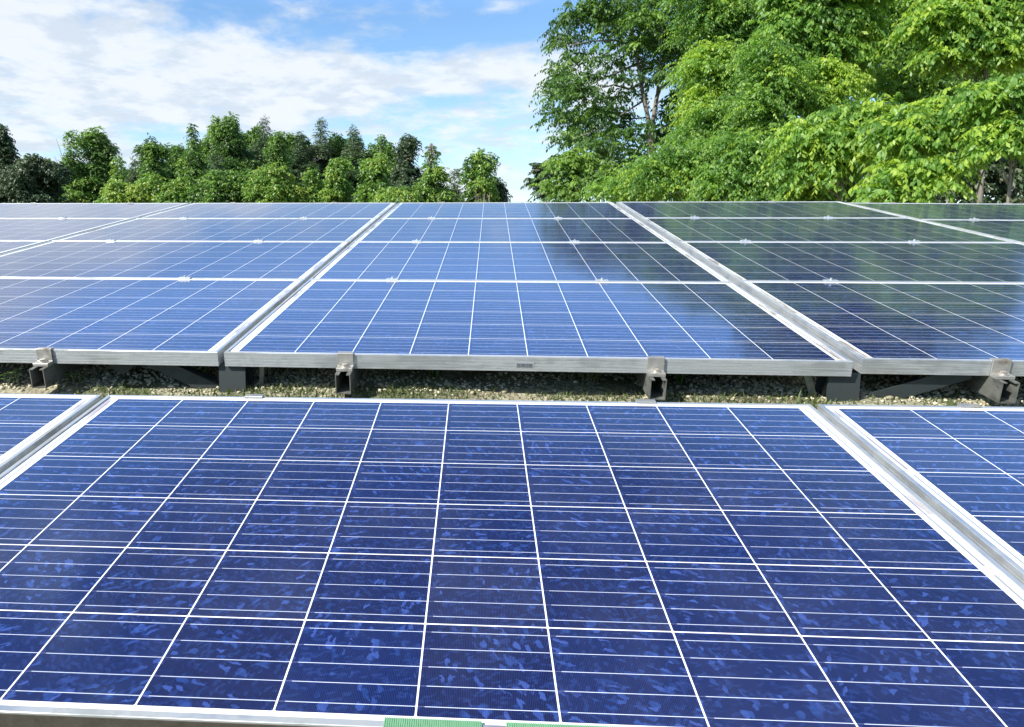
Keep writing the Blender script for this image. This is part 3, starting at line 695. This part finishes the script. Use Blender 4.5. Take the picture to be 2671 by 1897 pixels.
FAR = [
 ('dark_tree', 'dark drooping tree cut off by the left picture edge', 2, 330, 46, 52, 'column'),
 ('dark_tree', 'low dark rounded tree beside the tree at the left picture edge', 88, 412, 60, 50, 'round'),
 ('vine_covered_tree', 'low bright green vine covered tree seen behind the dark trees at far left', 128, 428, 38, 62, 'round'),
 ('conifer', 'thin drooping conifer spire with dead bare branches on its left side', 184, 348, 36, 58, 'spire'),
 ('vine_covered_tree', 'broad vine draped tree with an arched top right of the thin drooping spire', 248, 340, 66, 60, 'column'),
 ('vine_covered_tree', 'narrow bright green vine spire in front of the broad arched tree', 306, 418, 24, 50, 'spire'),
 ('vine_covered_tree', 'small yellowish vine covered shrub at the foot of the narrow bright spire', 306, 476, 30, 46, 'round'),
 ('conifer', 'small grey green conifer low between the broad arched tree and the slanting tree', 352, 424, 34, 64, 'grey'),
 ('vine_covered_tree', 'larger yellowish bush low in front of the slanting topped tree', 388, 462, 36, 46, 'round'),
 ('vine_covered_tree', 'slanting topped green tree left of the pointed tree with tiers', 398, 364, 48, 60, 'column'),
 ('conifer', 'pointed tiered tree hung with vines left of the tall massive dark tree', 502, 332, 50, 58, 'spire'),
 ('vine_covered_tree', 'bright green vine bush in front of the pointed tiered tree', 474, 468, 42, 46, 'round'),
 ('conifer', 'tallest massive dark tree of the far row, with a broad ragged peak', 606, 308, 74, 62, 'column'),
 ('conifer', 'dark pine peak just right of the tallest massive tree', 690, 314, 40, 72, 'pine'),
 ('young_conifer', 'small pale feathery young conifer in front of the massive dark tree', 566, 408, 22, 52, 'grey'),
 ('vine_covered_tree', 'bright vine mound left of a pair at the foot of the massive dark tree', 562, 448, 42, 46, 'round'),
 ('vine_covered_tree', 'bright vine mound right of a pair at the foot of the massive dark tree', 628, 452, 42, 47, 'round'),
 ('vine_covered_tree', 'bright vine mound standing alone right of the pair of mounds', 714, 438, 46, 45, 'round'),
 ('conifer', 'green bushy conifer behind the lone vine mound', 722, 350, 40, 60, 'column'),
 ('conifer', 'dusky dark conifer between the bushy conifer and the spindly grey pine', 782, 352, 46, 66, 'pine'),
 ('conifer', 'spindly grey green pine with a thin tall tip', 838, 318, 44, 68, 'grey'),
 ('conifer', 'ragged dark pine right of the spindly grey pine', 922, 340, 54, 66, 'pine'),
 ('vine_covered_tree', 'small bright vine column left of the large bright domed one', 816, 450, 28, 46, 'column'),
 ('vine_covered_tree', 'large bright domed vine column in front of the ragged pines', 882, 416, 44, 46, 'column'),
 ('conifer', 'green conifer with a vine skirt right of the ragged dark pine', 994, 360, 40, 60, 'spire'),
 ('vine_covered_tree', 'bright cascading vine mass sloping down at the right foot of the far wood', 980, 416, 52, 46, 'column'),
 ('vine_covered_tree', 'low bright vine spread at the right foot of the cascading vine mass', 1035, 492, 46, 44, 'round'),
 ('dark_tree', 'dark broad tree closing the far wood on its right side', 1064, 358, 42, 58, 'column'),
 ('conifer', 'vine wrapped spire with a dead brown top standing right of the far wood', 1126, 388, 50, 48, 'spire'),
 ('conifer', 'thin sparse grey tree between the brown topped spire and the lone column tree', 1188, 452, 22, 56, 'grey'),
 ('vine_covered_tree', 'lone vine wrapped column tree with dry tendrils, last one before the open sky', 1252, 398, 46, 46, 'column'),
 ('backing_tree', 'dark backing tree between the dark left trees and the thin drooping spire', 150, 440, 60, 70, 'round'),
 ('backing_tree', 'dark backing tree filling the dip right of the broad arched tree', 330, 446, 70, 72, 'round'),
 ('backing_tree', 'dark backing tree filling the dip left of the pointed tiered tree', 446, 384, 64, 72, 'column'),
 ('backing_tree', 'dark backing tree between pointed tiered tree and massive dark tree', 556, 350, 62, 72, 'column'),
 ('backing_tree', 'dark backing tree behind the right shoulder of the massive dark tree', 664, 334, 66, 74, 'column'),
 ('backing_tree', 'dark backing tree in front of the dusky conifer peaks', 772, 356, 70, 70, 'column'),
 ('backing_tree', 'dark backing tree behind the large domed vine column', 884, 354, 72, 70, 'column'),
 ('backing_tree', 'dark backing tree behind the cascading vine mass', 1000, 378, 66, 66, 'column'),
 ('dark_tree', 'low dark sparse shrub at the right foot of the lone column tree', 1294, 468, 20, 48, 'round'),
]
info = {}
for i, f in enumerate(FAR):
    o_, inf = far_tree(*f, seed=100+i); info[f[1]] = (o_, inf)
# dead branches on the thin spire, dry tendrils on two trees
def add_strands(owner, inf, px_shift, z0, z1, spread, n_, seed, up=False, name='dead_branches'):
    g = np.random.default_rng(seed); bx, by, bz, H, W = inf; bm = bmesh.new()
    for i in range(n_):
        a = g.uniform(0, 6.28); r = g.uniform(.3, 1)*spread
        zt = g.uniform(-.18, 0) if not up else g.uniform(-.05, .02)
        p0 = Vector((px_shift+math.cos(a)*r*(.8 if not up else .35), -abs(math.sin(a))*r-W*(.5 if not up else 0), H*(z1+zt))); p1 = Vector((p0.x+g.normal(0, .18), p0.y-.1, H*(z0+zt)+g.uniform(0, .3)))
        mid = p0.lerp(p1, .5)+Vector((g.normal(0, .08), -.1, 0)); tube(bm, [p0, mid, p1], [.016, .014, .008], 4)
    mesh_obj(name, bm, M_WOOD, owner)
o_, inf = info['lone vine wrapped column tree with dry tendrils, last one before the open sky']; add_strands(o_, inf, .15, .28, .60, .75, 22, 1, name='dry_tendrils')
o_, inf = info['vine wrapped spire with a dead brown top standing right of the far wood']; add_strands(o_, inf, 0, .82, 1.04, .30, 30, 2, True)
o_, inf = info['thin drooping conifer spire with dead bare branches on its left side']
bm = bmesh.new(); H = inf[3]
for a, b in (((-.1, 0, H*.55), (-1.1, -.2, H*.95)), ((-.2, 0, H*.5), (-1.3, -.3, H*.80)), ((-.3, 0, H*.62), (-.9, -.2, H*.82))):
    tube(bm, [a, Vector(a).lerp(Vector(b), .5)+Vector((0, 0, -.1)), b], [.04, .03, .012], 5)
mesh_obj('dead_branches', bm, M_WOOD, o_)

# ---- right-hand wood, 12 to 30 m away: each tree given by its crown blobs as (px, py, radius px, distance)
def near_tree(label, dist, blobs, seed, mat=LEAF_BROAD, name='broadleaf_tree', leaf=.080, tint=.55, tvar=.24, dens=50., L=.5, K=14, droop=.55, hang=.85, squash=.78, r0=.06, base_px=None, sub=7, cat='tree', aspect=.46, out=.55, core=.25):
    g = np.random.default_rng(seed); lobes = []
    for px, py, rp in blobs:
        c = at(px, py, dist); r = rp*dist/F_PX
        for k in range(sub):
            u = unit(g, 1)[0]; q = r*.55
            lobes.append(((c.x+u[0]*q, c.y+u[1]*q, c.z+u[2]*q*squash), (r*g.uniform(.42, .62), r*g.uniform(.42, .62), r*squash*g.uniform(.30, .50))))
        lobes.append(((c.x, c.y+r*.15, c.z), (r*.7, r*.6, r*.6*squash)))
    bxp = base_px or sum(b[0] for b in blobs)/len(blobs)
    p = at(bxp, 500, dist); bz = gl(p.x, p.y)
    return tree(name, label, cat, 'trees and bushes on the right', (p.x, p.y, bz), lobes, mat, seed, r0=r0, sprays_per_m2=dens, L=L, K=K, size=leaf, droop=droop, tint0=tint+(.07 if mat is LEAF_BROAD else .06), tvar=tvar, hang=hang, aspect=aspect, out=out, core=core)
# tall tree with the visible forked trunk
def tall_tree():
    g = np.random.default_rng(42); D = 27.0
    b0 = at(1700, 500, D); base = Vector((b0.x, b0.y, gl(b0.x, b0.y)))
    t = empty('tall_tree', Matrix.Translation(base), 'tall dark green tree with a pale forked trunk and sky showing through its crown', 'tree', 'trees and bushes on the right')
    P = lambda x, y, dd=0: at(x, y, D+dd)-base
    bm = bmesh.new()
    tube(bm, [Vector((0, 0, -.1)), P(1699, 383), P(1697, 330)], [.135, .115, .105], 12)
    tube(bm, [P(1697, 345), P(1690, 305), P(1680, 262), P(1672, 215), P(1664, 165), P(1650, 100), P(1640, 40), P(1625, -40)], [.085, .072, .068, .062, .055, .045, .035, .02], 10)
    tube(bm, [P(1698, 345), P(1706, 300), P(1714, 250), P(1722, 232), P(1745, 212), P(1775, 180), P(1800, 120)], [.085, .075, .070, .06, .045, .035, .02], 10)
    for q, r in (([(1690, 306), (1662, 309), (1628, 311)], .05), ([(1674, 218), (1640, 232), (1600, 222), (1560, 232)], .07), ([(1714, 250), (1718, 200), (1722, 150), (1728, 70)], .07),
                 ([(1664, 165), (1610, 190), (1560, 210), (1500, 250)], .06), ([(1655, 120), (1600, 105), (1540, 108), (1480, 120)], .055), ([(1640, 40), (1560, 40), (1490, 75)], .045),
                 ([(1680, 262), (1620, 300), (1560, 340), (1500, 360)], .05), ([(1668, 190), (1690, 120), (1700, 30)], .05)):
        tube(bm, [P(*a, dd=(i*.5 if k_ % 2 else -i*.5)) for i, a in enumerate(q) for k_ in [len(q)]], [r*.7*(1-.22*i) for i in range(len(q))], 7)
    mesh_obj('trunk', bm, M_BARK, t, None, True)
    lobes = []
    blobs = [(1475, 95, 42), (1520, 55, 48), (1575, 40, 50), (1640, 20, 54), (1470, 195, 40), (1510, 165, 34), (1450, 245, 42), (1505, 245, 46), (1450, 300, 34), (1500, 310, 44), (1545, 275, 36), (1540, 345, 46),
             (1485, 360, 36), (1580, 305, 30), (1590, 255, 26), (1575, 75, 36), (1620, 60, 36), (1690, 60, 44), (1660, 110, 34), (1720, 110, 42), (1690, 165, 30), (1745, 170, 36), (1770, 60, 60), (1720, -10, 50), (1790, -30, 60), (1640, 130, 34), (1605, 175, 26), (1725, 200, 30), (1650, 245, 20), (1745, 110, 50), (1600, 300, 34), (1650, 350, 34),
             (1780, 130, 44), (1625, 200, 20), (1560, 150, 24), (1545, 205, 26), (1700, 210, 18), (1600, 350, 40), (1610, 400, 36), (1550, 400, 40), (1850, -60, 60)]
    for px, py, rp in blobs:
        dd = g.uniform(-1.6, 1.6); c = at(px, py, D+dd)-base; r = rp*D/F_PX
        for k in range(4):
            u = unit(g, 1)[0]*r*.5; lobes.append(((c.x+u[0], c.y+u[1], c.z+u[2]*.8), (r*g.uniform(.5, .72), r*g.uniform(.5, .72), r*g.uniform(.38, .55))))
    V, F, ts = lobed_crown(g, lobes, 17, .55, 11, .145, .5, .46, .22, .9, .45, .25)
    np_mesh('crown', V, F, ts, LEAF_OAK, t)
tall_tree()
near_tree('small dark sparse tree at the left end of the right-hand wood beside the open sky', 34, [(1416, 440, 20), (1404, 475, 20), (1420, 500, 26), (1430, 455, 18)], 201, LEAF_DARK, 'dark_tree', leaf=.18, dens=5, tint=.5, r0=.08)
near_tree('mid green bushy tree under the left side of the tall tree', 24, [(1465, 440, 42), (1450, 490, 40), (1510, 420, 48), (1520, 480, 48), (1570, 450, 42), (1480, 520, 46)], 202, LEAF_OAK, leaf=.13, tint=.75, dens=16)
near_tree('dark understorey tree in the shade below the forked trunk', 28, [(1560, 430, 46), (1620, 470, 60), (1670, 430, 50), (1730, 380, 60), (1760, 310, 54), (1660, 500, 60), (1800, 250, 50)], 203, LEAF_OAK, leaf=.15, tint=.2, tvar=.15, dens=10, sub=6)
near_tree('bright bush standing low left of the leafy slope', 18, [(1590, 500, 40), (1640, 470, 44), (1655, 515, 44), (1700, 490, 46)], 204, tint=.58, name='bush', cat='bush')
near_tree('leafy tree with drooping sprays rising left in front of the forked trunk base', 16.5, [(1700, 440, 44), (1755, 415, 48), (1740, 480, 56), (1810, 440, 56), (1800, 510, 50), (1850, 400, 50)], 205, tint=.5)
near_tree('leafy tree on the middle of the right-hand slope, glossy hanging leaves', 15.5, [(1890, 470, 64), (1950, 430, 60), (1880, 520, 60), (1980, 490, 64), (1930, 370, 50)], 206, tint=.48)
near_tree('yellow green tree patch in the upper middle of the right-hand wood', 20, [(1830, 190, 52), (1870, 150, 44), (1900, 210, 48), (1850, 260, 50)], 207, tint=.74, tvar=.2, leaf=.095)
near_tree('dark glossy tree above the yellow green patch at the top of the picture', 21, [(1840, 60, 70), (1920, 40, 76), (1880, 110, 60), (1960, 110, 66), (1830, -30, 80), (1940, -60, 90)], 208, tint=.45)
near_tree('tree with pale glossy drooping leaves below the yellow green patch', 18, [(1850, 310, 60), (1820, 360, 50), (1900, 340, 64), (1940, 280, 60), (1990, 330, 54)], 209, tint=.42)
near_tree('golden green tree patch in the centre of the right-hand wood', 17, [(2130, 190, 44), (2180, 220, 48), (2110, 260, 44), (2160, 280, 40)], 210, tint=.80, tvar=.2, leaf=.095)
near_tree('broad tree with rounded glossy leaf tiers left of the golden patch', 16.5, [(2020, 200, 58), (2000, 270, 56), (2060, 250, 50), (2040, 330, 60), (2070, 380, 54), (2000, 140, 54)], 211, tint=.5)
near_tree('green tree of large hanging leaves in the upper right', 17.5, [(2120, 80, 64), (2200, 60, 66), (2060, 60, 60), (2230, 120, 58), (2150, 140, 52), (2110, -20, 80), (2230, -40, 90)], 212, tint=.55, leaf=.12)
near_tree('light yellow green tree in the top right corner', 16, [(2450, 60, 70), (2530, 90, 66), (2610, 50, 76), (2580, 140, 60), (2480, 130, 50), (2650, 130, 60), (2540, -30, 90), (2680, -20, 90)], 213, tint=.68, leaf=.115)
near_tree('dark tree in the hollow of the upper right with a bare grey stem', 20, [(2330, 110, 70), (2380, 180, 70), (2320, 220, 60), (2430, 240, 66), (2500, 200, 60), (2560, 250, 66), (2350, 20, 80), (2640, 230, 60)], 214, tint=.42)
near_tree('large tree of pale lime hanging leaves filling the lower middle of the right-hand wood', 14, [(2120, 360, 64), (2200, 330, 64), (2180, 410, 66), (2260, 400, 60), (2120, 450, 60), (2280, 310, 56)], 215, tint=.64, leaf=.11)
near_tree('dense low tree above the seam of the right panels', 15, [(2050, 450, 56), (2100, 500, 56), (2030, 510, 50), (2180, 490, 54), (2160, 520, 40)], 216, tint=.4)
near_tree('arching branch tree with bright leaf tiers at the right, middle height', 12.5, [(2400, 320, 54), (2460, 290, 50), (2520, 270, 50), (2370, 370, 48), (2450, 360, 46), (2560, 330, 48), (2330, 330, 46)], 217, r0=.03, tint=.66, leaf=.115, squash=.5, dens=48)
near_tree('arching tree with bright leaf tiers cut off by the right picture edge', 11.5, [(2600, 250, 50), (2660, 230, 60), (2630, 350, 54), (2590, 390, 42), (2690, 330, 70)], 218, r0=.03, tint=.64, leaf=.11, squash=.5, dens=48)
near_tree('low branch with lime leaves hanging just above the right panels', 12, [(2350, 455, 38), (2400, 430, 34), (2420, 475, 34), (2300, 505, 26), (2350, 515, 24), (2460, 450, 28)], 219, r0=.03, tint=.70, leaf=.11, squash=.5, dens=48)
near_tree('dark shaded thicket at the foot of the wood by the right picture edge', 17, [(2480, 430, 60), (2560, 470, 70), (2640, 450, 70), (2500, 520, 50), (2600, 530, 60), (2380, 520, 50), (2680, 540, 60), (2260, 520, 40)], 220, LEAF_DARK, leaf=.13, tint=.55, tvar=.3, dens=12, name='thicket', cat='bush')  # darker leaf material carries the shade of the canopy in its colour
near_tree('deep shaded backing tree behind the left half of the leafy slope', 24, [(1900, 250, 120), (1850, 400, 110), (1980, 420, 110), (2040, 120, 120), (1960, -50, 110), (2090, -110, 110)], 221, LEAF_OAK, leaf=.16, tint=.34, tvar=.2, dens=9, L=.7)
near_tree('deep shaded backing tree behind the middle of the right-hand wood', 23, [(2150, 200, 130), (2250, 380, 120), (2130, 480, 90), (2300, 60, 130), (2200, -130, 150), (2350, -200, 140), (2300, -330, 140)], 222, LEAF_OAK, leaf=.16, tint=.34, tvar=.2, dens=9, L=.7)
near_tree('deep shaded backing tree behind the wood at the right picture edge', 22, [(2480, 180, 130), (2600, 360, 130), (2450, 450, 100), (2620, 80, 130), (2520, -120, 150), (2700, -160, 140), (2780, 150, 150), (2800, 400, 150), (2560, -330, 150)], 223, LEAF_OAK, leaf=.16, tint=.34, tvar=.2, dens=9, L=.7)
# bare stems and dry stalks in the thicket
for i, (x0, y0, x1, y1, r, d, lb) in enumerate([(2566, 240, 2570, 180, .05, 19, 'pale grey bare trunk showing in the dark hollow at upper right'), (2270, 500, 2262, 440, .03, 13.5, 'thin bare stem in the dark opening above the right panels'),
     (2350, 430, 2368, 370, .018, 12.8, 'thin forked twig in the dark opening right of the lime tree'), (2540, 530, 2562, 455, .015, 12, 'slender pale stalk leaning in the shaded thicket, left one of two'), (2632, 520, 2650, 420, .015, 12, 'slender pale stalk leaning in the shaded thicket, right one of two')]):
    a = at(x0, y0, d); b = at(x1, y1, d); dirv = (b-a); gzv = gl(a.x, a.y); a2 = a-dirv*((a.z-gzv)/max(.05, dirv.z)); a2 = Vector((a.x+(a2.x-a.x)*.3, a.y, gzv))
    bm = bmesh.new(); tube(bm, [a2, a, b, b+dirv*.4+Vector((.03, 0, 0))], [r*1.1, r, r*.8, r*.3], 6)
    tag(mesh_obj('bare_stem', bm, M_BARK), lb, 'stem', 'bare stems in the right-hand wood')

# low undergrowth closing the view under the crowns
g = np.random.default_rng(77); lobes = []
for x in np.arange(-46, 34, 1.7):
    y = 44 if x < 3 else 30 - .18*(x-3)
    hh = g.uniform(.7, 1.25); lobes.append(((x+g.uniform(-.5, .5), y+g.uniform(-.8, .8), .05+hh*.6), (1.25, .9, hh*.75)))
V, F, ts = lobed_crown(g, lobes, 9, .5, 7, .22, .5, .35, .22)
tag(np_mesh('undergrowth', V, F, ts, LEAF_OAK), 'low tangled undergrowth along the foot of the woods', 'undergrowth', kind='stuff')
# ---- far pole and wires in the open sky gap
D = 150.0
p = at(1331, 517, D); g0 = gl(p.x, p.y)
po = empty('utility_pole', Matrix.Translation((p.x, p.y, g0)), 'tiny distant grey utility pole tip in the open sky gap above the array', 'pole')
bm = bmesh.new(); tube(bm, [(0, 0, 0), (0, 0, (p.z-g0)*.5), (0, 0, p.z-g0)], [.20, .17, .13], 8); mesh_obj('pole_shaft', bm, M_STICK, po)
bm = bmesh.new(); box(bm, -.9, .9, -.06, .06, (p.z-g0)*.86, (p.z-g0)*.88); mesh_obj('crossarm', bm, M_STICK, po)
for j, (ya, yb) in enumerate(((524, 510), (527, 515))):
    a = at(1331, ya+1, D); b = at(1480, yb-18, D-30); bm = bmesh.new()
    tube(bm, [a.lerp(b, t)-Vector((0, 0, .9*4*t*(1-t))) for t in [k/8 for k in range(9)]], [.022]*9, 5)
    tag(mesh_obj('power_line', bm, M_CABLE), '%s of two thin distant power lines rising right across the sky gap' % ('upper' if j == 0 else 'lower'), 'power line', 'distant power lines')

# ------------------------------------------------------------ weeds in the gap
def weed(x, y, h, n_, lb, kind, seed):
    g = np.random.default_rng(seed); z = float(gz(x, y))
    t = empty('weed', Matrix.Translation((x, y, z)), lb, 'weed', 'weeds growing in the gap')
    V = []; F = []; k = 0; bm = bmesh.new()
    for i in range(n_):
        a = g.uniform(0, 6.28); l = h*g.uniform(.6, 1.1); b = np.array([g.normal(0, .012), g.normal(0, .012), 0]); out = np.array([math.cos(a), math.sin(a), 0])
        if kind == 'blade':
            w_ = .0035; s = np.array([-out[1], out[0], 0])*w_; q = [b, b+out*l*.15+[0, 0, l*.6], b+out*l*.45+[0, 0, l*.9], b+out*l*.8+[0, 0, l*.7]]
            for c0, c1, w0, w1 in ((q[0], q[1], .7, 1), (q[1], q[2], 1, .8), (q[2], q[3], .8, .1)):
                V += [c0-s*w0, c0+s*w0, c1+s*w1, c1-s*w1]; F.append([k, k+1, k+2, k+3]); k += 4
        else:
            tube(bm, [Vector(b), Vector(b+out*l*.2+np.array([0, 0, l*.6])), Vector(b+out*l*.4+np.array([0, 0, l]))], [.0012, .001, .0006], 4)
            for j in range(7):
                f = .3+.7*j/6; c0 = b+out*l*.4*f+np.array([0, 0, l*f]); a2 = a+j*2.4; o2 = np.array([math.cos(a2), math.sin(a2), g.uniform(-.2, .3)]); sz = g.uniform(.012, .022); s = np.cross(o2, [0, 0, 1])*sz*.36
                V += [c0, c0+o2*sz*.5+s, c0+o2*sz, c0+o2*sz*.5-s]; F.append([k, k+1, k+2, k+3]); k += 4
    np_mesh('leaves', np.array(V), np.array(F), g.uniform(0, 1, len(F)), M_WEED, t)
    if len(bm.verts): mesh_obj('stems', bm, M_WOOD, t)
    else: bm.free()
def wpt(px, py):   # ground point under a pixel, inside the gap
    d = ray(px, py); o = CW.translation; t = 0
    for i in range(4000):
        t = i*.001*2.2; q = o+d*t
        if q.y > -.1 and q.z < float(gz(q.x, q.y)): break
    return q.x, q.y
for i, (px, py, h, n_, kd, lb) in enumerate([
    (1775, 1000, .075, 9, 'blade', 'tuft of broad grass blades in the gap right of the clamp'),
    (1870, 1000, .065, 6, 'leaf', 'leafy green weed under the lower edge, left of the right-hand post'),
    (1545, 1005, .055, 12, 'leaf', 'dense dark green weed clump left of the clamp on the right half'),
    (1470, 990, .05, 3, 'leaf', 'small sprig of weed under the middle of the rear centre panel'),
    (805, 995, .06, 4, 'leaf', 'weed with open leaves left of the clamp on the left half'),
    (700, 992, .05, 3, 'leaf', 'tiny sprig of weed near the left-hand post'),
    (1990, 1000, .055, 5, 'leaf', 'weed between the grass tuft and the right-hand post'),
    (2060, 1000, .05, 4, 'leaf', 'small weed close to the left side of the right-hand post'),
    (2235, 1003, .07, 6, 'leaf', 'upright leafy weed in the opening right of the right-hand post'),
    (2420, 1000, .07, 8, 'blade', 'grass tuft behind the right-hand brace'),
    (525, 1000, .06, 6, 'blade', 'pale grass tuft left of the left-hand post'),
    (1125, 985, .05, 3, 'blade', 'few thin stalks under the middle left of the rear centre panel'),
    (1240, 985, .06, 3, 'blade', 'pale dry stalks under the middle of the rear centre panel'),
    (200, 1005, .05, 6, 'leaf', 'low weed clump in the gap near the left picture edge'),
    (40, 1005, .05, 6, 'leaf', 'low weed clump in the gap at the left picture edge')]):
    x, y = wpt(px, py); weed(x, y, h, n_, lb, kd, 300+i)
